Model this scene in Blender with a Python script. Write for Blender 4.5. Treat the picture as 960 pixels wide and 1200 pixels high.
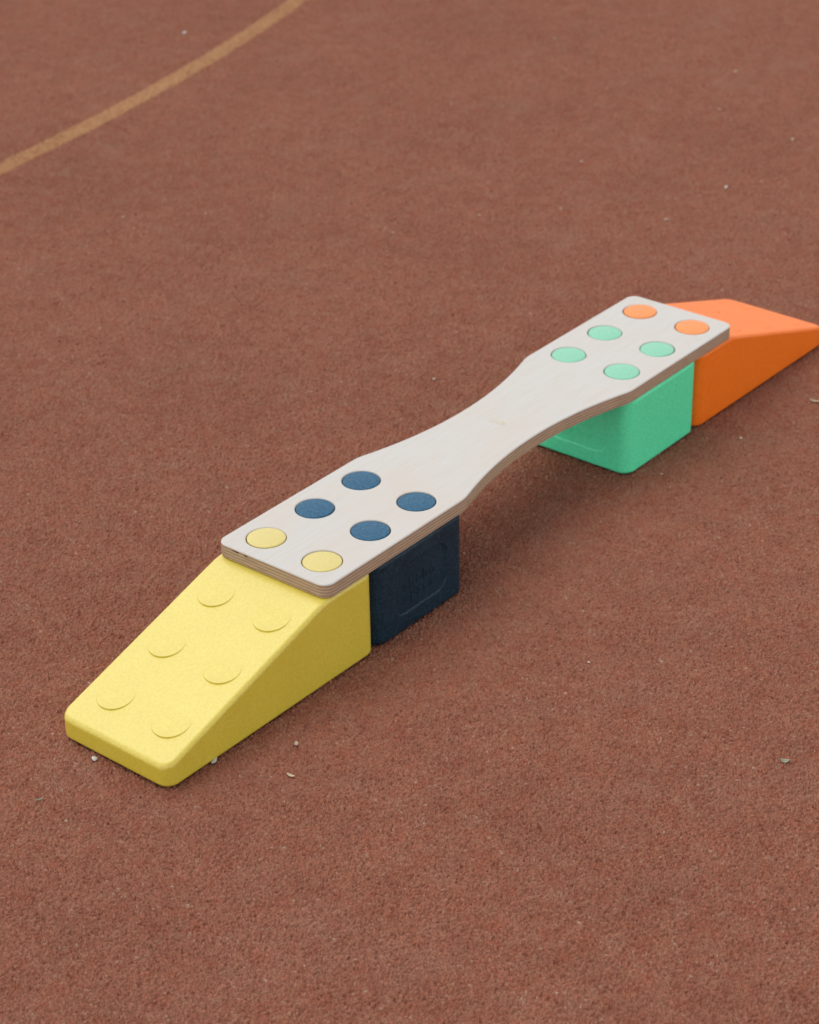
import bpy, bmesh, math, random
import numpy as np
from mathutils import Vector, Matrix, Euler

random.seed(7)
rng = np.random.default_rng(11)
for o in list(bpy.data.objects):
    bpy.data.objects.remove(o)
scn = bpy.context.scene
R = math.radians

# ------------------------------------------------------------------ camera
cam_d = bpy.data.cameras.new('camera')
cam = bpy.data.objects.new('camera', cam_d)
scn.collection.objects.link(cam)
scn.camera = cam
cam.location = (-1.8701, -1.7320, 1.6641)
cam.rotation_euler = (R(60.139), R(0.968), R(-51.26))
cam_d.sensor_fit = 'HORIZONTAL'
cam_d.sensor_width = 36.0
cam_d.lens = 2586.0 / 960.0 * 36.0
cam_d.clip_start = 0.05
cam_d.clip_end = 500
cam_d.dof.use_dof = True
cam_d.dof.focus_distance = 2.78
cam_d.dof.aperture_fstop = 9.0

# ------------------------------------------------------------------ overcast sky + one soft sun
SUN_EL, SUN_AZ = 66.0, 92.0           # degrees; azimuth measured from +X towards +Y
w = bpy.data.worlds.new('World')
scn.world = w
w.use_nodes = True
nt = w.node_tree
nt.nodes.clear()
sky = nt.nodes.new('ShaderNodeTexSky')
sky.sky_type = 'NISHITA'
sky.sun_disc = False
sky.sun_elevation = R(SUN_EL)
sky.sun_rotation = R(90.0 - SUN_AZ)
sky.air_density = 1.0
sky.dust_density = 0.0
sky.ozone_density = 1.0
hs = nt.nodes.new('ShaderNodeHueSaturation')
hs.inputs['Saturation'].default_value = 0.12
bg = nt.nodes.new('ShaderNodeBackground')
bg.inputs['Strength'].default_value = 0.15
out = nt.nodes.new('ShaderNodeOutputWorld')
nt.links.new(sky.outputs[0], hs.inputs['Color'])
nt.links.new(hs.outputs[0], bg.inputs['Color'])
nt.links.new(bg.outputs[0], out.inputs['Surface'])

sun_d = bpy.data.lights.new('sun', 'SUN')
sun_d.energy = 0.9
sun_d.angle = R(48)
sun_d.color = (1.0, 0.965, 0.92)
sun = bpy.data.objects.new('sun', sun_d)
scn.collection.objects.link(sun)
el, az = R(SUN_EL), R(SUN_AZ)
to_sun = Vector((math.cos(el) * math.cos(az), math.cos(el) * math.sin(az), math.sin(el)))
sun.rotation_euler = to_sun.to_track_quat('Z', 'Y').to_euler()
sun.location = to_sun * 6

scn.view_settings.view_transform = 'Standard'
scn.view_settings.look = 'None'
scn.view_settings.exposure = 0.69
scn.view_settings.gamma = 1.0
scn.view_settings.use_curve_mapping = False

# ------------------------------------------------------------------ node helpers
def lin(r, g, b):
    f = lambda c: c / 12.92 if c <= 0.04045 else ((c + 0.055) / 1.055) ** 2.4
    return (f(r / 255), f(g / 255), f(b / 255), 1.0)

class Mat:
    def __init__(self, name):
        self.m = bpy.data.materials.new(name)
        self.m.use_nodes = True
        self.t = self.m.node_tree
        self.b = self.t.nodes['Principled BSDF']
    def n(self, typ, **kw):
        nd = self.t.nodes.new(typ)
        for k, v in kw.items():
            if k.startswith('i_'):
                nd.inputs[k[2:].replace('_', ' ')].default_value = v
            else:
                setattr(nd, k, v)
        return nd
    def l(self, a, b):
        self.t.links.new(a, b)
    def ramp(self, src, stops, interp='LINEAR'):
        r = self.n('ShaderNodeValToRGB')
        r.color_ramp.interpolation = interp
        el = r.color_ramp.elements
        while len(el) < len(stops):
            el.new(0.5)
        for e, (p, c) in zip(el, stops):
            e.position = p
            e.color = c if len(c) == 4 else (*c, 1)
        self.l(src, r.inputs[0])
        return r.outputs[0]
    def mix(self, fac, a, b, mode='MIX'):
        x = self.n('ShaderNodeMix', data_type='RGBA', blend_type=mode)
        for sock, v in ((x.inputs[0], fac), (x.inputs[6], a), (x.inputs[7], b)):
            if hasattr(v, 'is_linked') or isinstance(v, bpy.types.NodeSocket):
                self.l(v, sock)
            else:
                sock.default_value = v
        return x.outputs[2]
    def noise(self, vec, scale, detail=3.0, rough=0.55):
        nz = self.n('ShaderNodeTexNoise')
        nz.inputs['Scale'].default_value = scale
        nz.inputs['Detail'].default_value = detail
        nz.inputs['Roughness'].default_value = rough
        if vec is not None:
            self.l(vec, nz.inputs['Vector'])
        return nz.outputs['Fac']
    def bump(self, h, strength, dist, normal=None):
        b = self.n('ShaderNodeBump')
        b.inputs['Strength'].default_value = strength
        b.inputs['Distance'].default_value = dist
        self.l(h, b.inputs['Height'])
        if normal is not None:
            self.l(normal, b.inputs['Normal'])
        return b.outputs[0]

def foam(name, col, dark, light, rough=0.5, coat=0.0, spec=0.95):
    """dense moulded foam-plastic: matt, fine bead speckle, faint scuffs"""
    M = Mat(name)
    tc = M.n('ShaderNodeTexCoord').outputs['Object']
    fine = M.noise(tc, 520, 2.0, 0.6)
    mid = M.noise(tc, 230, 2.0, 0.6)
    big = M.noise(tc, 13, 4.0, 0.6)
    c = M.ramp(fine, [(0.36, dark), (0.50, col), (0.64, light)])
    c2 = M.mix(0.55, c, M.ramp(mid, [(0.36, dark), (0.5, col), (0.64, light)]))
    c3 = M.mix(0.22, c2, M.ramp(big, [(0.3, dark), (0.5, col), (0.72, light)]))
    # a few fine scuffs of grime
    scuff = M.noise(tc, 41, 6.0, 0.75)
    sm = M.ramp(scuff, [(0.66, (0, 0, 0)), (0.74, (1, 1, 1))])
    sf = M.n('ShaderNodeMath', operation='MULTIPLY'); M.l(sm, sf.inputs[0]); sf.inputs[1].default_value = 0.25
    c4 = M.mix(sf.outputs[0], c3, dark)
    M.l(c4, M.b.inputs['Base Color'])
    M.b.inputs['Roughness'].default_value = rough
    M.b.inputs['Specular IOR Level'].default_value = spec
    M.b.inputs['Coat Weight'].default_value = coat
    M.b.inputs['Coat Roughness'].default_value = 0.45
    vor = M.n('ShaderNodeTexVoronoi'); vor.inputs['Scale'].default_value = 330
    M.l(tc, vor.inputs['Vector'])
    b1 = M.bump(vor.outputs['Distance'], 0.30, 0.0007)
    b2 = M.bump(fine, 0.45, 0.0007, b1)
    b3 = M.bump(big, 0.25, 0.002, b2)
    M.l(b3, M.b.inputs['Normal'])
    return M.m

YEL = foam('yellow_foam', (0.645, 0.505, 0.024, 1), (0.585, 0.44, 0.015, 1), (0.685, 0.55, 0.050, 1), coat=0.8)
YEL_LIT = foam('skylit_yellow_foam', (0.60, 0.48, 0.10, 1), (0.56, 0.44, 0.07, 1), (0.64, 0.52, 0.14, 1), coat=0.6)  # board studs: paler copy of the body foam, sky veil put into the colour
NAV = foam('navy_foam', (0.0035, 0.0200, 0.036, 1), (0.0008, 0.008, 0.016, 1), (0.016, 0.048, 0.076, 1), spec=0.26)
NAV_LIT = foam('skylit_navy_foam', (0.010, 0.090, 0.170, 1), (0.003, 0.045, 0.095, 1), (0.045, 0.150, 0.25, 1), spec=0.3)  # same navy moulding, lightened strongly to paint skylight on the stud tops
GRN = foam('mint_foam', (0.095, 0.79, 0.40, 1), (0.065, 0.69, 0.33, 1), (0.14, 0.84, 0.46, 1), spec=0.6)
GRN_LIT = foam('skylit_mint_foam', (0.17, 0.51, 0.32, 1), (0.12, 0.46, 0.28, 1), (0.22, 0.55, 0.36, 1), coat=0.35)  # mint studs: pale sky sheen mixed into the body colour
ORA = foam('orange_foam', (0.87, 0.170, 0.002, 1), (0.80, 0.138, 0.001, 1), (0.90, 0.205, 0.006, 1), spec=0.42)
ORA_LIT = foam('skylit_orange_foam', (0.84, 0.25, 0.05, 1), (0.78, 0.21, 0.035, 1), (0.86, 0.28, 0.07, 1), spec=0.6)  # orange studs: body colour paled to stand in for skylight

# ------------------------------------------------------------------ object helpers
def link(name, me, mat, parent=None, smooth=True, sharp=None, wn=False):
    o = bpy.data.objects.new(name, me)
    scn.collection.objects.link(o)
    if mat is not None and len(me.materials) == 0:
        me.materials.append(mat)
    if parent is not None:
        o.parent = parent
    if smooth:
        me.polygons.foreach_set('use_smooth', [True] * len(me.polygons))
        if sharp:
            me.set_sharp_from_angle(angle=R(sharp))
    if wn:
        md = o.modifiers.new('weighted_normal', 'WEIGHTED_NORMAL')
        md.weight = 100
        md.keep_sharp = True
    return o

def thing(name, label, cat, loc=(0, 0, 0), rotz=0.0, group=None):
    o = bpy.data.objects.new(name, None)
    o.empty_display_size = 0.05
    scn.collection.objects.link(o)
    o.location = loc
    o.rotation_euler = (0, 0, rotz)
    o['label'] = label
    o['category'] = cat
    if group:
        o['group'] = group
    return o

def tag(o, label, cat, group=None):
    o['label'] = label
    o['category'] = cat
    if group:
        o['group'] = group
    return o

def rr_outline(hx, hy, r, seg=8):
    """rounded rectangle, counter-clockwise, with outward normals"""
    pts = []
    for cx, cy, a0 in ((hx - r, hy - r, 0), (-hx + r, hy - r, 90), (-hx + r, -hy + r, 180), (hx - r, -hy + r, 270)):
        for k in range(seg + 1):
            a = R(a0 + 90 * k / seg)
            pts.append((cx + r * math.cos(a), cy + r * math.sin(a), math.cos(a), math.sin(a)))
    return pts

def ringed(outline, rings):
    """solid from an outline and a list of (inset, z)"""
    bm = bmesh.new()
    rows = []
    for ins, z in rings:
        rows.append([bm.verts.new((x - nx * ins, y - ny * ins, z)) for x, y, nx, ny in outline])
    n = len(outline)
    for a, b in zip(rows[:-1], rows[1:]):
        for i in range(n):
            bm.faces.new((a[i], a[(i + 1) % n], b[(i + 1) % n], b[i]))
    bm.faces.new(list(reversed(rows[0])))
    bm.faces.new(rows[-1])
    return bm

def fillet(r, z, up, seg=5):
    """rings of a quarter round of radius r ending (up) or starting (not up) at height z"""
    res = []
    for k in range(seg + 1):
        a = R(90 * k / seg)
        if up:
            res.append((r * (1 - math.cos(a)), z - r + r * math.sin(a)))
        else:
            res.append((r * (1 - math.sin(a)), z + r - r * math.cos(a)))
    return res

def to_mesh(bm, name):
    me = bpy.data.meshes.new(name)
    bmesh.ops.recalc_face_normals(bm, faces=bm.faces[:])
    bm.to_mesh(me)
    bm.free()
    return me

def boolean(me, cutter_me):
    """mesh minus cutter"""
    a = bpy.data.objects.new('tmp_a', me); b = bpy.data.objects.new('tmp_b', cutter_me)
    scn.collection.objects.link(a); scn.collection.objects.link(b)
    md = a.modifiers.new('cut', 'BOOLEAN'); md.operation = 'DIFFERENCE'; md.object = b; md.solver = 'EXACT'
    dg = bpy.context.evaluated_depsgraph_get()
    res = bpy.data.meshes.new_from_object(a.evaluated_get(dg))
    bpy.data.objects.remove(a); bpy.data.objects.remove(b)
    return res

# ------------------------------------------------------------------ ground relief: crumb-rubber granules, one periodic tile
TILE, NT = 0.80, 880
def granule_tile():
    """worn crumb rubber: a mosaic of flat-topped, slightly tilted granules with narrow cracks and some pits"""
    d = TILE / NT
    ax = (np.arange(NT) * d).astype(np.float32)
    X, Y = np.meshgrid(ax, ax, indexing='ij')
    def waves(n, lo, hi, power):
        U = np.zeros((NT, NT), np.float32)
        for _ in range(n):
            f = rng.uniform(lo, hi); th = rng.uniform(0, 2 * math.pi)
            kx, ky = round(f * math.cos(th)), round(f * math.sin(th))
            U += np.cos(2 * math.pi / TILE * (kx * X + ky * Y) + rng.random() * 6.28).astype(np.float32) / max(1.0, math.hypot(kx, ky)) ** power
        return U / U.std()
    WX = X + waves(22, 60, 190, 0.3) * 0.00055
    WY = Y + waves(22, 60, 190, 0.3) * 0.00055
    nc = 280
    cs = TILE / nc
    jx = rng.random((nc, nc)).astype(np.float32); jy = rng.random((nc, nc)).astype(np.float32)
    sz = (rng.random((nc, nc)) ** 2 * 0.0009).astype(np.float32)          # bigger and smaller granules
    ci = np.floor(WX / cs).astype(int); cj = np.floor(WY / cs).astype(int)
    F1 = np.full((NT, NT), 1.0, np.float32); F2 = F1.copy(); ID = np.zeros((NT, NT), int)
    DX = np.zeros((NT, NT), np.float32); DY = DX.copy()
    for a in range(-2, 3):
        for b in range(-2, 3):
            gi = (ci + a) % nc; gj = (cj + b) % nc
            dx = WX - (ci + a + jx[gi, gj]) * cs; dy = WY - (cj + b + jy[gi, gj]) * cs
            q = np.sqrt(dx * dx + dy * dy) - sz[gi, gj]
            n1 = q < F1
            F2 = np.where(n1, F1, np.minimum(F2, q))
            ID = np.where(n1, gi * nc + gj, ID); DX = np.where(n1, dx, DX); DY = np.where(n1, dy, DY)
            F1 = np.where(n1, q, F1)
    m = nc * nc
    hz = rng.normal(0, 0.00092, m).astype(np.float32)
    pit = rng.random(m) < 0.035
    hz[pit] -= rng.uniform(0.0010, 0.0024, pit.sum()).astype(np.float32)
    tx = rng.normal(0, 0.22, m).astype(np.float32); ty = rng.normal(0, 0.22, m).astype(np.float32)
    col = rng.random(m).astype(np.float32)
    w_ = np.clip((F2 - F1) / 0.0013, 0, 1)
    crack = 1 - np.sqrt(1 - (1 - w_) ** 2 * 0.999)
    H = hz[ID] + tx[ID] * DX + ty[ID] * DY - crack * 0.0032
    H += np.clip(waves(40, 3, 30, 0.6), -2, 2) * 0.00030 - np.clip(waves(40, 30, 90, 0.4) - 1.1, 0, 2) * 0.0006
    H -= np.quantile(H, 0.99)
    return H.astype(np.float32), col[ID]
GH, GC = granule_tile()

def grid_mesh(name, P, cols, ni, nj):
    me = bpy.data.meshes.new(name)
    idx = np.arange(ni * nj).reshape(ni, nj)
    q = np.stack([idx[:-1, :-1], idx[1:, :-1], idx[1:, 1:], idx[:-1, 1:]], -1).reshape(-1, 4)
    me.vertices.add(ni * nj); me.vertices.foreach_set('co', P.reshape(-1).astype(np.float32))
    me.loops.add(q.size); me.loops.foreach_set('vertex_index', q.reshape(-1).astype(np.int32))
    me.polygons.add(len(q))
    me.polygons.foreach_set('loop_start', (np.arange(len(q)) * 4).astype(np.int32))
    me.update(calc_edges=True)
    at = me.attributes.new('grain', 'FLOAT', 'POINT'); at.data.foreach_set('value', cols.reshape(-1).astype(np.float32))
    me.polygons.foreach_set('use_smooth', [True] * len(me.polygons))
    return me

def sample(x, y):
    u = np.mod(x / TILE, 1) * NT; v = np.mod(y / TILE, 1) * NT
    i = np.floor(u).astype(int); j = np.floor(v).astype(int); fu = u - i; fv = v - j
    g = lambda a, b: GH[a % NT, b % NT]
    h = g(i, j) * (1 - fu) * (1 - fv) + g(i + 1, j) * fu * (1 - fv) + g(i, j + 1) * (1 - fu) * fv + g(i + 1, j + 1) * fu * fv
    return h, GC[i % NT, j % NT]

def ground_material(name, stops, tint, macro=1.0):
    M = Mat(name)
    pos = M.n('ShaderNodeNewGeometry').outputs['Position']
    gr = M.n('ShaderNodeAttribute', attribute_name='grain').outputs['Fac']
    c = M.ramp(gr, stops, 'CONSTANT')
    fine = M.noise(pos, 700, 2.0, 0.6)
    c = M.mix(0.25, c, M.ramp(fine, [(0.30, stops[1][1]), (0.52, stops[len(stops) // 2][1]), (0.72, stops[-2][1])]))
    big = M.noise(pos, 2.3, 5.0, 0.6)
    bm_ = M.ramp(big, [(0.30, (0.92, 0.91, 0.91)), (0.5, (1, 1, 1)), (0.72, (1.06, 1.07, 1.07))])
    c = M.mix(macro, c, bm_, 'MULTIPLY')
    md = M.noise(pos, 17, 4.0, 0.65)
    c = M.mix(macro, c, M.ramp(md, [(0.32, (0.91, 0.90, 0.89)), (0.5, (1, 1, 1)), (0.70, (1.08, 1.09, 1.10))]), 'MULTIPLY')
    hue = M.noise(pos, 34, 5.0, 0.7)
    c = M.mix(macro, c, M.ramp(hue, [(0.34, (1.05, 0.93, 0.90)), (0.5, (1, 1, 1)), (0.66, (0.96, 1.06, 1.06))]), 'MULTIPLY')
    # grey dust worked into patches
    dust = M.noise(pos, 6.1, 6.0, 0.7)
    df = M.ramp(dust, [(0.52, (0, 0, 0)), (0.75, (1, 1, 1))])
    dm = M.n('ShaderNodeMath', operation='MULTIPLY'); M.l(df, dm.inputs[0]); dm.inputs[1].default_value = 0.22
    c = M.mix(dm.outputs[0], c, tint)
    M.l(c, M.b.inputs['Base Color'])
    M.b.inputs['Roughness'].default_value = 0.78
    M.b.inputs['Specular IOR Level'].default_value = 0.22
    M.l(M.bump(fine, 0.30, 0.0006), M.b.inputs['Normal'])
    return M.m

RUB = ground_material('red_crumb_rubber', [
    (0.00, (0.162, 0.053, 0.033, 1)), (0.07, (0.239, 0.081, 0.049, 1)), (0.25, (0.276, 0.096, 0.055, 1)), (0.45, (0.267, 0.111, 0.065, 1)),
    (0.68, (0.306, 0.110, 0.064, 1)), (0.84, (0.300, 0.138, 0.085, 1)), (0.965, (0.324, 0.185, 0.124, 1)), (0.994, (0.372, 0.281, 0.210, 1))],
    (0.31, 0.20, 0.145, 1))
LIN = ground_material('worn_ochre_line_paint', [
    (0.00, (0.255, 0.110, 0.051, 1)), (0.08, (0.331, 0.157, 0.067, 1)), (0.25, (0.369, 0.180, 0.075, 1)), (0.45, (0.360, 0.189, 0.081, 1)),
    (0.68, (0.397, 0.202, 0.085, 1)), (0.90, (0.426, 0.235, 0.106, 1)), (0.98, (0.473, 0.304, 0.162, 1))], (0.45, 0.31, 0.19, 1), 0.7)

ii = np.arange(NT + 1)
xx, yy = np.meshgrid(ii * TILE / NT, ii * TILE / NT, indexing='ij')
P = np.stack([xx, yy, GH[np.ix_(ii % NT, ii % NT)]], -1)
gme = grid_mesh('ground', P, GC[np.ix_(ii % NT, ii % NT)], NT + 1, NT + 1)
ground = link('ground', gme, RUB)
ground['kind'] = 'structure'
ground['label'] = 'brick red crumb rubber sports surface'
# repeat the seamless tile over the court
ng = bpy.data.node_groups.new('tiled_ground', 'GeometryNodeTree')
ng.interface.new_socket('Geometry', in_out='INPUT', socket_type='NodeSocketGeometry')
ng.interface.new_socket('Geometry', in_out='OUTPUT', socket_type='NodeSocketGeometry')
gi = ng.nodes.new('NodeGroupInput'); go = ng.nodes.new('NodeGroupOutput')
NX = 13
gg = ng.nodes.new('GeometryNodeMeshGrid')
gg.inputs['Size X'].default_value = TILE * (NX - 1); gg.inputs['Size Y'].default_value = TILE * (NX - 1)
gg.inputs['Vertices X'].default_value = NX; gg.inputs['Vertices Y'].default_value = NX
tr = ng.nodes.new('GeometryNodeTransform')
tr.inputs['Translation'].default_value = (TILE * 2, TILE * 2, 0)
ip = ng.nodes.new('GeometryNodeInstanceOnPoints')
ng.links.new(gg.outputs['Mesh'], tr.inputs['Geometry'])
ng.links.new(tr.outputs[0], ip.inputs['Points'])
ng.links.new(gi.outputs[0], ip.inputs['Instance'])
ng.links.new(ip.outputs[0], go.inputs[0])
ground.modifiers.new('tiles', 'NODES').node_group = ng

bm = bmesh.new()
bmesh.ops.create_grid(bm, x_segments=8, y_segments=8, size=60)
for v in bm.verts:
    v.co += Vector((1.6, 1.6, -0.012))
outer = link('outer_ground', to_mesh(bm, 'outer_ground'), RUB)
outer['kind'] = 'structure'

# ------------------------------------------------------------------ painted court line: an arc 5 cm wide that follows the relief
lp = np.array([(0.9889, 1.7004), (1.1937, 1.7281), (1.4616, 1.7684), (1.7808, 1.8419), (1.9816, 1.8992), (2.2316, 1.9684)])
A = np.stack([2 * lp[:, 0], 2 * lp[:, 1], np.ones(len(lp))], 1)
sol = np.linalg.lstsq(A, (lp ** 2).sum(1), rcond=None)[0]
ccx, ccy = sol[0], sol[1]
rad = math.sqrt(sol[2] + ccx ** 2 + ccy ** 2)
a0 = math.atan2(lp[0, 1] - ccy, lp[0, 0] - ccx); a1 = math.atan2(lp[-1, 1] - ccy, lp[-1, 0] - ccx)
da = 1.25 / rad * (1 if a1 > a0 else -1)
nl = int((abs(a1 - a0) * rad + 2.5) / 0.0016)
ang = np.linspace(a0 - da, a1 + da, nl)
wd = np.linspace(-0.0262, 0.0262, 34)
AA, WW = np.meshgrid(ang, wd, indexing='ij')
edge = (np.abs(WW) > 0.0240)
WW = WW + edge * rng.normal(0, 0.0011, WW.shape)
LX = ccx + (rad + WW) * np.cos(AA); LY = ccy + (rad + WW) * np.sin(AA)
lh, lc = sample(LX, LY)
lz = lh * 0.80 + 0.00015
lz = np.where(np.abs(WW) > 0.0248, lz - 0.0018, lz)
lme = grid_mesh('painted_line', np.stack([LX, LY, lz], -1), lc, *LX.shape)
line = link('painted_line', lme, LIN)
line['kind'] = 'structure'
line['label'] = 'curved ochre court line painted on the red ground'

# ------------------------------------------------------------------ the toy: shared dimensions (metres; stud pitch 0.1)
PI_ = 0.1
HB = 0.1289            # block height
TB = 0.0210            # board thickness
ZT = HB + TB           # board top
D = 0.7098             # first mint stud
B = 0.1008             # stud gap across the joint of ramp and block
WH = 0.0985            # half width of the blocks
SR = 0.0270            # stud radius

def stud_mesh(r, h, f=0.0022, name='stud'):
    ol = [(r * math.cos(a), r * math.sin(a), math.cos(a), math.sin(a)) for a in np.linspace(0, 2 * math.pi, 49)[:-1]]
    bm = ringed(ol, [(0, -0.004), (0, h - f)] + fillet(f, h, True, 4))
    return to_mesh(bm, name)

def letters(txt, size, depth):
    cu = bpy.data.curves.new('txt', 'FONT')
    cu.body = txt; cu.size = size; cu.extrude = depth; cu.align_x = 'CENTER'; cu.align_y = 'CENTER'
    cu.bevel_depth = 0.0003; cu.bevel_resolution = 1; cu.space_line = 0.82; cu.space_character = 1.32
    cu.offset = 0.0002
    o = bpy.data.objects.new('tmp_txt', cu); scn.collection.objects.link(o)
    dg = bpy.context.evaluated_depsgraph_get()
    me = bpy.data.meshes.new_from_object(o.evaluated_get(dg))
    bpy.data.objects.remove(o)
    return me

def block_mesh():
    """block with a shallow rounded panel sunk into the -Y side and the +Y side"""
    hx = 0.0985
    ol = rr_outline(hx, WH, 0.021, 9)
    bm = ringed(ol, fillet(0.0060, 0.0, False, 4) + fillet(0.0070, HB, True, 5))
    me = to_mesh(bm, 'body')
    for s in (-1, 1):
        c = rr_outline(0.0570, 0.0395, 0.020, 8)
        bmc = ringed(c, [(0.0030, -0.0030), (0.0022, -0.0028), (-0.0012, 0.0004), (-0.0012, 0.02)])
        mc = to_mesh(bmc, 'cut')
        # stand the cutter up against the face; its local +Z points outwards
        rot = Matrix.Rotation(R(90), 4, 'X') if s < 0 else Matrix.Rotation(R(-90), 4, 'X')
        mc.transform(Matrix.Translation((0, s * WH, 0.0645)) @ rot)
        me = boolean(me, mc)
    me.name = 'body'
    return me

def ramp_mesh():
    """local +X points down the slope, origin under the stud on the flat top"""
    xb, xc, xn, nh = -0.0500, 0.0480, 0.3525, 0.0335
    bm = bmesh.new()
    prof = [(xb, 0), (xn, 0), (xn, nh), (xc, HB), (xb, HB)]
    L = [bm.verts.new((x, -WH, z)) for x, z in prof]
    Rr = [bm.verts.new((x, WH, z)) for x, z in prof]
    bm.faces.new(L); bm.faces.new(list(reversed(Rr)))
    for i in range(5):
        j = (i + 1) % 5
        bm.faces.new((L[j], L[i], Rr[i], Rr[j]))
    bmesh.ops.recalc_face_normals(bm, faces=bm.faces[:])
    bm.edges.ensure_lookup_table()
    # 1: vertical corners and the soft crease between top and slope
    vert = [e for e in bm.edges if abs(e.verts[0].co.x - e.verts[1].co.x) < 1e-6 and abs(e.verts[0].co.y - e.verts[1].co.y) < 1e-6]
    bmesh.ops.bevel(bm, geom=vert, offset=0.019, offset_type='OFFSET', segments=8, profile=0.5, affect='EDGES')
    cre = [e for e in bm.edges if all(abs(v.co.x - xc) < 1e-5 and abs(v.co.z - HB) < 1e-5 for v in e.verts)]
    bmesh.ops.bevel(bm, geom=cre, offset=0.013, offset_type='OFFSET', segments=5, profile=0.5, affect='EDGES')
    # 2: every remaining hard rim
    bm.normal_update()
    rim_b, rim_t = [], []
    for e in bm.edges:
        if len(e.link_faces) == 2 and e.calc_face_angle() > R(28):
            (rim_b if max(v.co.z for v in e.verts) < 1e-4 else rim_t).append(e)
    bmesh.ops.bevel(bm, geom=rim_t, offset=0.0070, offset_type='OFFSET', segments=5, profile=0.5, affect='EDGES', clamp_overlap=True)
    bm.normal_update()
    rim_b = [e for e in bm.edges if len(e.link_faces) == 2 and e.calc_face_angle() > R(28) and max(v.co.z for v in e.verts) < 1e-4]
    bmesh.ops.bevel(bm, geom=rim_b, offset=0.0060, offset_type='OFFSET', segments=4, profile=0.5, affect='EDGES', clamp_overlap=True)
    return to_mesh(bm, 'body'), (xc, xn, nh)

STUD_TALL = stud_mesh(SR, TB + 0.0002)

def slope_stud_mesh(r, lip, f=0.0011):
    """disc whose top grows out of the slope tangentially at the upper rim and ends in a lip at the lower rim (+X)"""
    bm = bmesh.new()
    top = lambda x: -0.0004 + (lip + 0.0004) * (max(0.0, (x + r) / (2 * r))) ** 1.3
    N = 56
    rows = []
    for q, drop in [(0.25, 0), (0.5, 0), (0.75, 0), (0.88, 0), (1 - f / r, 0), (1 - f * 0.55 / r, f * 0.10), (1 - f * 0.2 / r, f * 0.40), (1.0, f), (1.0, 0.006)]:
        rows.append([bm.verts.new((r * q * math.cos(a), r * q * math.sin(a), top(r * q * math.cos(a)) - drop)) for a in np.linspace(0, 2 * math.pi, N + 1)[:-1]])
    c = bm.verts.new((0, 0, top(0)))
    for i in range(N):
        bm.faces.new((c, rows[0][i], rows[0][(i + 1) % N]))
    for a, b in zip(rows[:-1], rows[1:]):
        for i in range(N):
            bm.faces.new((a[i], b[i], b[(i + 1) % N], a[(i + 1) % N]))
    bm.faces.new(list(reversed(rows[-1])))
    return to_mesh(bm, 'stud')
STUD_LOW = slope_stud_mesh(SR, 0.00245)

def make_ramp(mat, lit_mat, loc, rotz, label):
    t = thing('ramp_block', label, 'ramp block', loc, rotz, 'foam play blocks')
    me, (xc, xn, nh) = ramp_mesh()
    link('body', me, mat, t, sharp=60, wn=True)
    sm = STUD_TALL.copy(); sl = STUD_LOW.copy()
    for y in (-0.05, 0.05):
        o = link('stud', sm, lit_mat, t, sharp=60)
        o.location = (random.uniform(-.0004, .0004), y + random.uniform(-.0004, .0004), HB + random.uniform(-.0007, .0003))
        o.rotation_euler = (random.uniform(-.012, .012), random.uniform(-.012, .012), random.random() * 6)
    sa = math.atan2(HB - nh, xn - xc)
    dx, dz = math.cos(sa), -math.sin(sa)
    for k in range(3):
        s = 0.0551 + 0.1005 * k
        for y in (-0.05, 0.05):
            o = link('stud', sl, mat, t, sharp=60)
            o.location = (xc + dx * s, y, HB + dz * s)
            o.rotation_euler = (0, sa, 0)
    return t

def make_block(mat, lit_mat, loc, rotz, label):
    t = thing('cube_block', label, 'cube block', loc, rotz, 'foam play blocks')
    link('body', block_mesh(), mat, t, sharp=50, wn=True)
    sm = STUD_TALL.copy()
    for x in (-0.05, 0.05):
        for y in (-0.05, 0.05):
            o = link('stud', sm, lit_mat, t, sharp=60)
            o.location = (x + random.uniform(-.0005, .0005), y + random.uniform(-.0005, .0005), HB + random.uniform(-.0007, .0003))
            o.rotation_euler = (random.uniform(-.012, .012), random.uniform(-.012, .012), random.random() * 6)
    lm = letters('abebe\ncpasa', 0.0225, 0.0004)
    for s in (-1, 1):
        o = link('lettering', lm, mat, t, sharp=40)
        o.location = (0.004 * -s * -1, s * (WH - 0.0028), 0.0600)
        o.rotation_euler = (R(90), 0, 0 if s < 0 else R(180))
    return t

# near end: yellow ramp, navy block; far end: mint block, orange ramp
make_ramp(YEL, YEL_LIT, (0.0, 0, 0), math.pi - 0.009, 'pale yellow wedge ramp with round studs touching the navy block')
make_block(NAV, NAV_LIT, (B + 0.05, 0, 0), 0.0, 'dark navy block with lettered side panel beside the yellow ramp')
make_block(GRN, GRN_LIT, (D + 0.05, 0, 0), -math.pi / 2, 'mint green block under the board beside the orange ramp')
make_ramp(ORA, ORA_LIT, (D + 0.1 + B + 0.001, 0, 0), -0.012, 'bright orange wedge ramp touching the mint green block')

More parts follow.
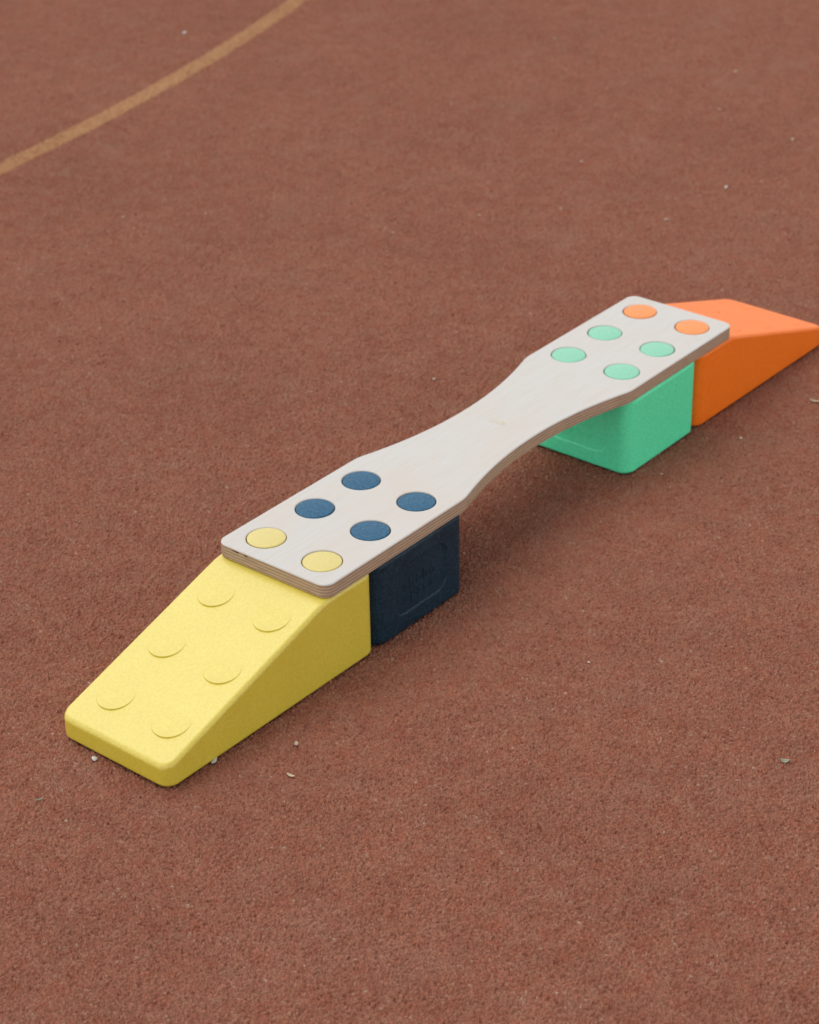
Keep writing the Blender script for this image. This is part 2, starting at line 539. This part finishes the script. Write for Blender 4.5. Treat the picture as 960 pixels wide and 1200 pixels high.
# ------------------------------------------------------------------ balance board
VEN = Mat('pale_birch_veneer')
tc = VEN.n('ShaderNodeTexCoord').outputs['Object']
mp = VEN.n('ShaderNodeMapping'); mp.inputs['Scale'].default_value = (3.0, 60, 60); VEN.l(tc, mp.inputs['Vector'])
g1 = VEN.noise(mp.outputs[0], 4.0, 6.0, 0.65)
mp2 = VEN.n('ShaderNodeMapping'); mp2.inputs['Scale'].default_value = (7, 12, 12); VEN.l(tc, mp2.inputs['Vector'])
g2 = VEN.noise(mp2.outputs[0], 1.0, 4.0, 0.6)
c = VEN.ramp(g1, [(0.25, (0.500, 0.455, 0.402, 1)), (0.5, (0.540, 0.508, 0.466, 1)), (0.78, (0.558, 0.531, 0.495, 1))])
c = VEN.mix(VEN.ramp(g2, [(0.46, (0, 0, 0)), (0.74, (0.60, 0.60, 0.60))]), c, (0.56, 0.48, 0.40, 1))
mp3 = VEN.n('ShaderNodeMapping'); mp3.inputs['Scale'].default_value = (45, 160, 100); mp3.inputs['Rotation'].default_value = (0, 0, 0.5); VEN.l(tc, mp3.inputs['Vector'])
scf = VEN.noise(mp3.outputs[0], 1.0, 5.0, 0.7)
c = VEN.mix(VEN.ramp(scf, [(0.60, (0, 0, 0)), (0.74, (0.20, 0.20, 0.20))]), c, (0.43, 0.385, 0.335, 1))
spk = VEN.noise(tc, 330, 2, 0.5)
c = VEN.mix(VEN.ramp(spk, [(0.70, (0, 0, 0)), (0.80, (0.25, 0.25, 0.25))]), c, (0.42, 0.38, 0.34, 1))
VEN.l(c, VEN.b.inputs['Base Color'])
VEN.b.inputs['Roughness'].default_value = 0.50
VEN.b.inputs['Specular IOR Level'].default_value = 0.4
VEN.l(VEN.bump(g1, 0.12, 0.0006), VEN.b.inputs['Normal'])

PLY = Mat('plywood_edge')
tc = PLY.n('ShaderNodeTexCoord').outputs['Object']
sx = PLY.n('ShaderNodeSeparateXYZ'); PLY.l(tc, sx.inputs[0])
wob = PLY.noise(tc, 22, 3.0, 0.6)
ad = PLY.n('ShaderNodeMath', operation='MULTIPLY_ADD'); PLY.l(wob, ad.inputs[0]); ad.inputs[1].default_value = 0.0010; PLY.l(sx.outputs['Z'], ad.inputs[2])
fr = PLY.n('ShaderNodeMath', operation='MULTIPLY'); PLY.l(ad.outputs[0], fr.inputs[0]); fr.inputs[1].default_value = 1 / 0.0046
fx = PLY.n('ShaderNodeMath', operation='FRACT'); PLY.l(fr.outputs[0], fx.inputs[0])
c = PLY.ramp(fx.outputs[0], [(0.0, (0.17, 0.105, 0.062, 1)), (0.13, (0.47, 0.345, 0.235, 1)), (0.45, (0.52, 0.39, 0.27, 1)), (0.54, (0.19, 0.12, 0.072, 1)),
                             (0.66, (0.37, 0.25, 0.155, 1)), (0.92, (0.33, 0.22, 0.135, 1))])
mp = PLY.n('ShaderNodeMapping'); mp.inputs['Scale'].default_value = (40, 40, 700); PLY.l(tc, mp.inputs['Vector'])
gz = PLY.noise(mp.outputs[0], 1.0, 4.0, 0.6)
c = PLY.mix(0.8, c, PLY.ramp(gz, [(0.3, (0.66, 0.62, 0.58)), (0.5, (1, 1, 1)), (0.72, (1.20, 1.19, 1.17))]), 'MULTIPLY')
PLY.l(c, PLY.b.inputs['Base Color'])
PLY.b.inputs['Roughness'].default_value = 0.65
PLY.l(PLY.bump(gz, 0.3, 0.0006), PLY.b.inputs['Normal'])

BX0, BX1, BHW, WAIST = -0.0480, 0.9595, 0.0984, 0.0660
K0, K1 = 0.2500, 0.6610
def half_width(x):
    m, hl = (K0 + K1) / 2, (K1 - K0) / 2
    u = abs(x - m) / hl
    if u >= 1:
        return BHW
    return WAIST + (BHW - WAIST) * u ** 2.0
def smooth_half(x, s=0.007):
    ks = np.linspace(-2, 2, 17); wt = np.exp(-ks ** 2 / 2 * 1.0)
    return sum(half_width(x + k * s) * q for k, q in zip(ks, wt)) / wt.sum()

def board_outline():
    r = 0.0165
    pts = []
    xs = [x for x in np.arange(BX0 + r + 0.004, BX1 - r - 0.003, 0.006)]
    for x in xs:                                   # right side, near -> far
        pts.append((x, -smooth_half(x)))
    for k in range(11):
        a = R(-90 + 9 * k); pts.append((BX1 - r + r * math.cos(a), -BHW + r + r * math.sin(a)))
    for k in range(11):
        a = R(9 * k); pts.append((BX1 - r + r * math.cos(a), BHW - r + r * math.sin(a)))
    for x in reversed(xs):
        pts.append((x, smooth_half(x)))
    for k in range(11):
        a = R(90 + 9 * k); pts.append((BX0 + r + r * math.cos(a), BHW - r + r * math.sin(a)))
    for k in range(11):
        a = R(180 + 9 * k); pts.append((BX0 + r + r * math.cos(a), -BHW + r + r * math.sin(a)))
    return with_normals(pts)

def with_normals(pts):
    n = len(pts); res = []
    for i in range(n):
        a, b = pts[i - 1], pts[(i + 1) % n]
        tx, ty = b[0] - a[0], b[1] - a[1]; l = math.hypot(tx, ty)
        res.append((pts[i][0], pts[i][1], ty / l, -tx / l))
    return res

HOLES = [(x, y) for x in (0.0, B, B + 0.1, D, D + 0.1, D + 0.1 + B) for y in (-0.05, 0.05)]
def board_slab(name, rings):
    """slab with the twelve holes; rings = [(inset, z)] from bottom to top"""
    bm = bmesh.new()
    loops = [board_outline()]
    for hx, hy in HOLES:
        loops.append([(hx + 0.0279 * math.cos(a), hy + 0.0279 * math.sin(a), -math.cos(a), -math.sin(a)) for a in np.linspace(0, -2 * math.pi, 49)[:-1]])
    capb, capt = [], []
    for lpz in loops:
        n = len(lpz); rows = []
        for ins, z in rings:
            rows.append([bm.verts.new((x - nx * ins, y - ny * ins, z)) for x, y, nx, ny in lpz])
        for a, b in zip(rows[:-1], rows[1:]):
            for i in range(n):
                bm.faces.new((a[i], a[(i + 1) % n], b[(i + 1) % n], b[i]))
        for row, cap in ((rows[0], capb), (rows[-1], capt)):
            for i in range(n):
                cap.append(bm.edges.get((row[i], row[(i + 1) % n])))
    for cap in (capb, capt):
        bmesh.ops.triangle_fill(bm, use_beauty=True, use_dissolve=False, edges=cap)
    return to_mesh(bm, name)

board = thing('balance_board', 'long pale plywood balance board with waisted middle bridging the blocks', 'balance board', (0, 0, HB))
core = board_slab('plywood_core', [(0.0012, 0.0), (0.0003, 0.0004), (0.0, 0.0013), (0.0, TB - 0.0019)])
link('plywood_core', core, PLY.m, board, sharp=50, wn=True)
ven = board_slab('top_veneer', [(0.0, TB - 0.0019), (0.0001, TB - 0.0013), (0.0005, TB - 0.0006), (0.0012, TB - 0.00015), (0.0019, TB)])
link('top_veneer', ven, VEN.m, board, sharp=50, wn=True)

# small branded mark burnt into the middle: two little rounded figures
MK = Mat('burnt_mark')
tcm = MK.n('ShaderNodeTexCoord').outputs['Object']
MK.l(MK.ramp(MK.noise(tcm, 260, 3, 0.6), [(0.3, (0.50, 0.42, 0.29, 1)), (0.7, (0.64, 0.57, 0.45, 1))]), MK.b.inputs['Base Color'])
MK.b.inputs['Roughness'].default_value = 0.7
bm = bmesh.new()
def ring2(cx, cy, ro, ri, a0, a1, z0, z1, n=20):
    vs = []
    for k in range(n + 1):
        a = R(a0 + (a1 - a0) * k / n)
        vs.append([bm.verts.new((cx + r * math.cos(a), cy + r * math.sin(a), z)) for r, z in ((ri, z0), (ri, z1), (ro, z1), (ro, z0))])
    for a, b in zip(vs[:-1], vs[1:]):
        for q in range(4):
            bm.faces.new((a[q], b[q], b[(q + 1) % 4], a[(q + 1) % 4]))
    bm.faces.new(vs[0]); bm.faces.new(list(reversed(vs[-1])))
def bar2(cx, cy, hx, hy, z0, z1):
    v = bmesh.ops.create_cube(bm, size=1)['verts']
    bmesh.ops.scale(bm, vec=(2 * hx, 2 * hy, z1 - z0), verts=v)
    bmesh.ops.translate(bm, vec=(cx, cy, (z0 + z1) / 2), verts=v)
ring2(0, 0.0072, 0.0055, 0.0038, 20, 340, -0.0005, 0.00025)
ring2(0, -0.0048, 0.0052, 0.0030, 0, 360, -0.0005, 0.00025)
bar2(-0.0002, -0.0112, 0.0056, 0.0011, -0.0005, 0.00022)
em = link('emblem', to_mesh(bm, 'emblem'), MK.m, board, sharp=40)
em.location = (0.4600, 0.0030, TB)
em.rotation_euler = (0, 0, R(4))
em.scale = (1.15, 1.15, 1)

# two dark voids in the plies on the near end
DK = Mat('dark_void')
DK.l(DK.ramp(DK.noise(DK.n('ShaderNodeTexCoord').outputs['Object'], 500, 2), [(0.3, (0.02, 0.015, 0.011, 1)), (0.7, (0.06, 0.045, 0.03, 1))]), DK.b.inputs['Base Color'])
DK.b.inputs['Roughness'].default_value = 0.9
for cy, ln, zz in ((0.0620, 0.0120, TB - 0.0036), (0.0440, 0.0075, TB - 0.0042)):
    bm = bmesh.new()
    v = bmesh.ops.create_icosphere(bm, subdivisions=2, radius=1.0)['verts']
    for q in v:
        q.co = Vector((q.co.x * 0.0007, q.co.y * ln * 0.5, q.co.z * 0.0008 * (1 + 0.5 * math.sin(q.co.y * 9)) + q.co.y * 0.0002))
    o = link('ply_void', to_mesh(bm, 'ply_void'), DK.m, board)
    o.location = (BX0 - 0.0001, cy, zz)

# ------------------------------------------------------------------ litter on the ground
def simple(name, c1, c2, rough=0.7, scale=400):
    M = Mat(name)
    t_ = M.n('ShaderNodeTexCoord').outputs['Object']
    M.l(M.ramp(M.noise(t_, scale, 3, 0.6), [(0.3, c1), (0.7, c2)]), M.b.inputs['Base Color'])
    M.b.inputs['Roughness'].default_value = rough
    return M.m
CHIP = simple('white_stone', (0.46, 0.44, 0.39, 1), (0.62, 0.60, 0.55, 1))
GRIT = simple('pale_grit', (0.35, 0.28, 0.21, 1), (0.50, 0.42, 0.33, 1))
FLAKE = simple('dry_leaf_flake', (0.40, 0.32, 0.20, 1), (0.58, 0.50, 0.36, 1))
TWIG = simple('grey_green_twig', (0.15, 0.16, 0.11, 1), (0.30, 0.29, 0.20, 1))

def pebble(name, mat, x, y, r, seed, flat=0.6, ex=1.4):
    rd = random.Random(seed)
    bm = bmesh.new()
    vs = bmesh.ops.create_icosphere(bm, subdivisions=2, radius=1.0)['verts']
    dirs = [Vector((rd.uniform(-1, 1), rd.uniform(-1, 1), rd.uniform(-1, 1))).normalized() for _ in range(6)]
    for q in vs:
        k = 1.0
        for d in dirs:                              # chop facets off
            s = q.co.dot(d)
            if s > 0.62:
                q.co -= d * (s - 0.62) * 0.9
        q.co = Vector((q.co.x * r * ex, q.co.y * r, q.co.z * r * flat))
    o = link(name, to_mesh(bm, name), mat, None, sharp=35)
    o.location = (x, y, r * flat * 0.45 - 0.0006)
    o.rotation_euler = (rd.uniform(-.2, .2), rd.uniform(-.2, .2), rd.uniform(0, 6.28))
    return o

def flake(name, mat, x, y, ln, wd_, rz, seed, curl=0.35):
    rd = random.Random(seed)
    n = 7
    bm = bmesh.new()
    top, bot = [], []
    for i in range(n + 1):
        u = i / n
        wq = wd_ * math.sin(math.pi * (0.08 + 0.84 * u)) * rd.uniform(0.75, 1.1)
        z = curl * ln * (u - 0.5) ** 2 * 1.6
        a = [bm.verts.new(((u - 0.5) * ln, s * wq, z + (0.0009 if s else 0.0004))) for s in (-1, 0, 1)]
        b = [bm.verts.new(((u - 0.5) * ln, s * wq, z + (0.0009 if s else 0.0004) - 0.0005)) for s in (-1, 0, 1)]
        top.append(a); bot.append(b)
    for i in range(n):
        for k in range(2):
            bm.faces.new((top[i][k], top[i + 1][k], top[i + 1][k + 1], top[i][k + 1]))
            bm.faces.new((bot[i][k + 1], bot[i + 1][k + 1], bot[i + 1][k], bot[i][k]))
        bm.faces.new((top[i][0], bot[i][0], bot[i + 1][0], top[i + 1][0]))
        bm.faces.new((top[i + 1][2], bot[i + 1][2], bot[i][2], top[i][2]))
    bm.faces.new((top[0][0], top[0][1], top[0][2], bot[0][2], bot[0][1], bot[0][0]))
    bm.faces.new((bot[n][0], bot[n][1], bot[n][2], top[n][2], top[n][1], top[n][0]))
    o = link(name, to_mesh(bm, name), mat, None, sharp=40)
    o.location = (x, y, -0.0004)
    o.rotation_euler = (rd.uniform(-.15, .15), 0, rz)
    return o

W_ = lambda a, b: (a * 0.1, (b - 0.5) * 0.1)
tag(pebble('stone_chip', CHIP, *W_(-3.60, 0.80), 0.0036, 3, 0.6, 1.4), 'white angular stone chip lying before the yellow ramp nose', 'stone chip')
tag(flake('leaf_flake', CHIP, *W_(-2.72, -0.46), 0.013, 0.0022, R(12), 5), 'thin whitish flake tucked against the yellow ramp side', 'leaf flake')
tag(flake('leaf_flake', FLAKE, *W_(-2.35, -1.43), 0.012, 0.0022, R(-85), 8), 'narrow tan flake on bare ground near the yellow ramp', 'leaf flake')
tag(flake('leaf_flake', GRIT, *W_(-1.80, -1.04), 0.009, 0.0026, R(40), 9), 'small pale flake beside the yellow ramp side', 'leaf flake')
tag(flake('dry_leaf', TWIG, *W_(1.67, -6.18), 0.011, 0.0046, R(-60), 12, 0.6), 'small curled grey green leaf scrap alone on the ground', 'dry leaf')
tag(flake('grass_blade', FLAKE, *W_(10.64, -1.51), 0.022, 0.0020, R(-62), 14), 'short straw coloured grass blade beside the orange ramp', 'grass blade')
tag(flake('twig_scrap', TWIG, *W_(-4.63, 0.73), 0.014, 0.0012, R(-30), 15), 'thin grey twig scrap lying beyond the yellow ramp nose', 'twig scrap')
specks = [(18.82, 20.73, .0075), (23.73, 13.1, .006), (24.16, 8.3, .0065), (21.78, 7.24, .0055), (21.09, 5.01, .0055), (17.36, 7.88, .005), (17.91, 4.7, .006),
          (15.75, 4.74, .005), (15.01, 6.72, .004), (13.76, 7.81, .004), (7.52, 4.04, .0042), (8.79, -1.2, .0045), (7.03, -0.84, .0036), (12.07, 8.64, .0042),
          (9.49, 13.46, .005), (2.02, -2.94, .0034)]
for i, (a, b, r) in enumerate(specks):
    o = pebble('grit_speck', CHIP if i in (0, 6) else GRIT, *W_(a, b), r * 0.58, 40 + i, 0.5, 1.4)
    own = {0: 'white grit speck lying on the far side of the curved ochre line',
           10: 'small pale grit speck on open ground beside the waist of the board',
           11: 'pale grit speck on the ground along the side of the orange ramp',
           12: 'tiny pale grit speck in front of the mint green block corner',
           14: 'pale grit speck close to the inner edge of the curved ochre line',
           15: 'tiny pale grit speck on the ground beside the navy block'}
    tag(o, own.get(i, 'tiny tan grit speck on open red ground away from blocks and line'), 'grit', 'pale grit specks scattered over the ground')
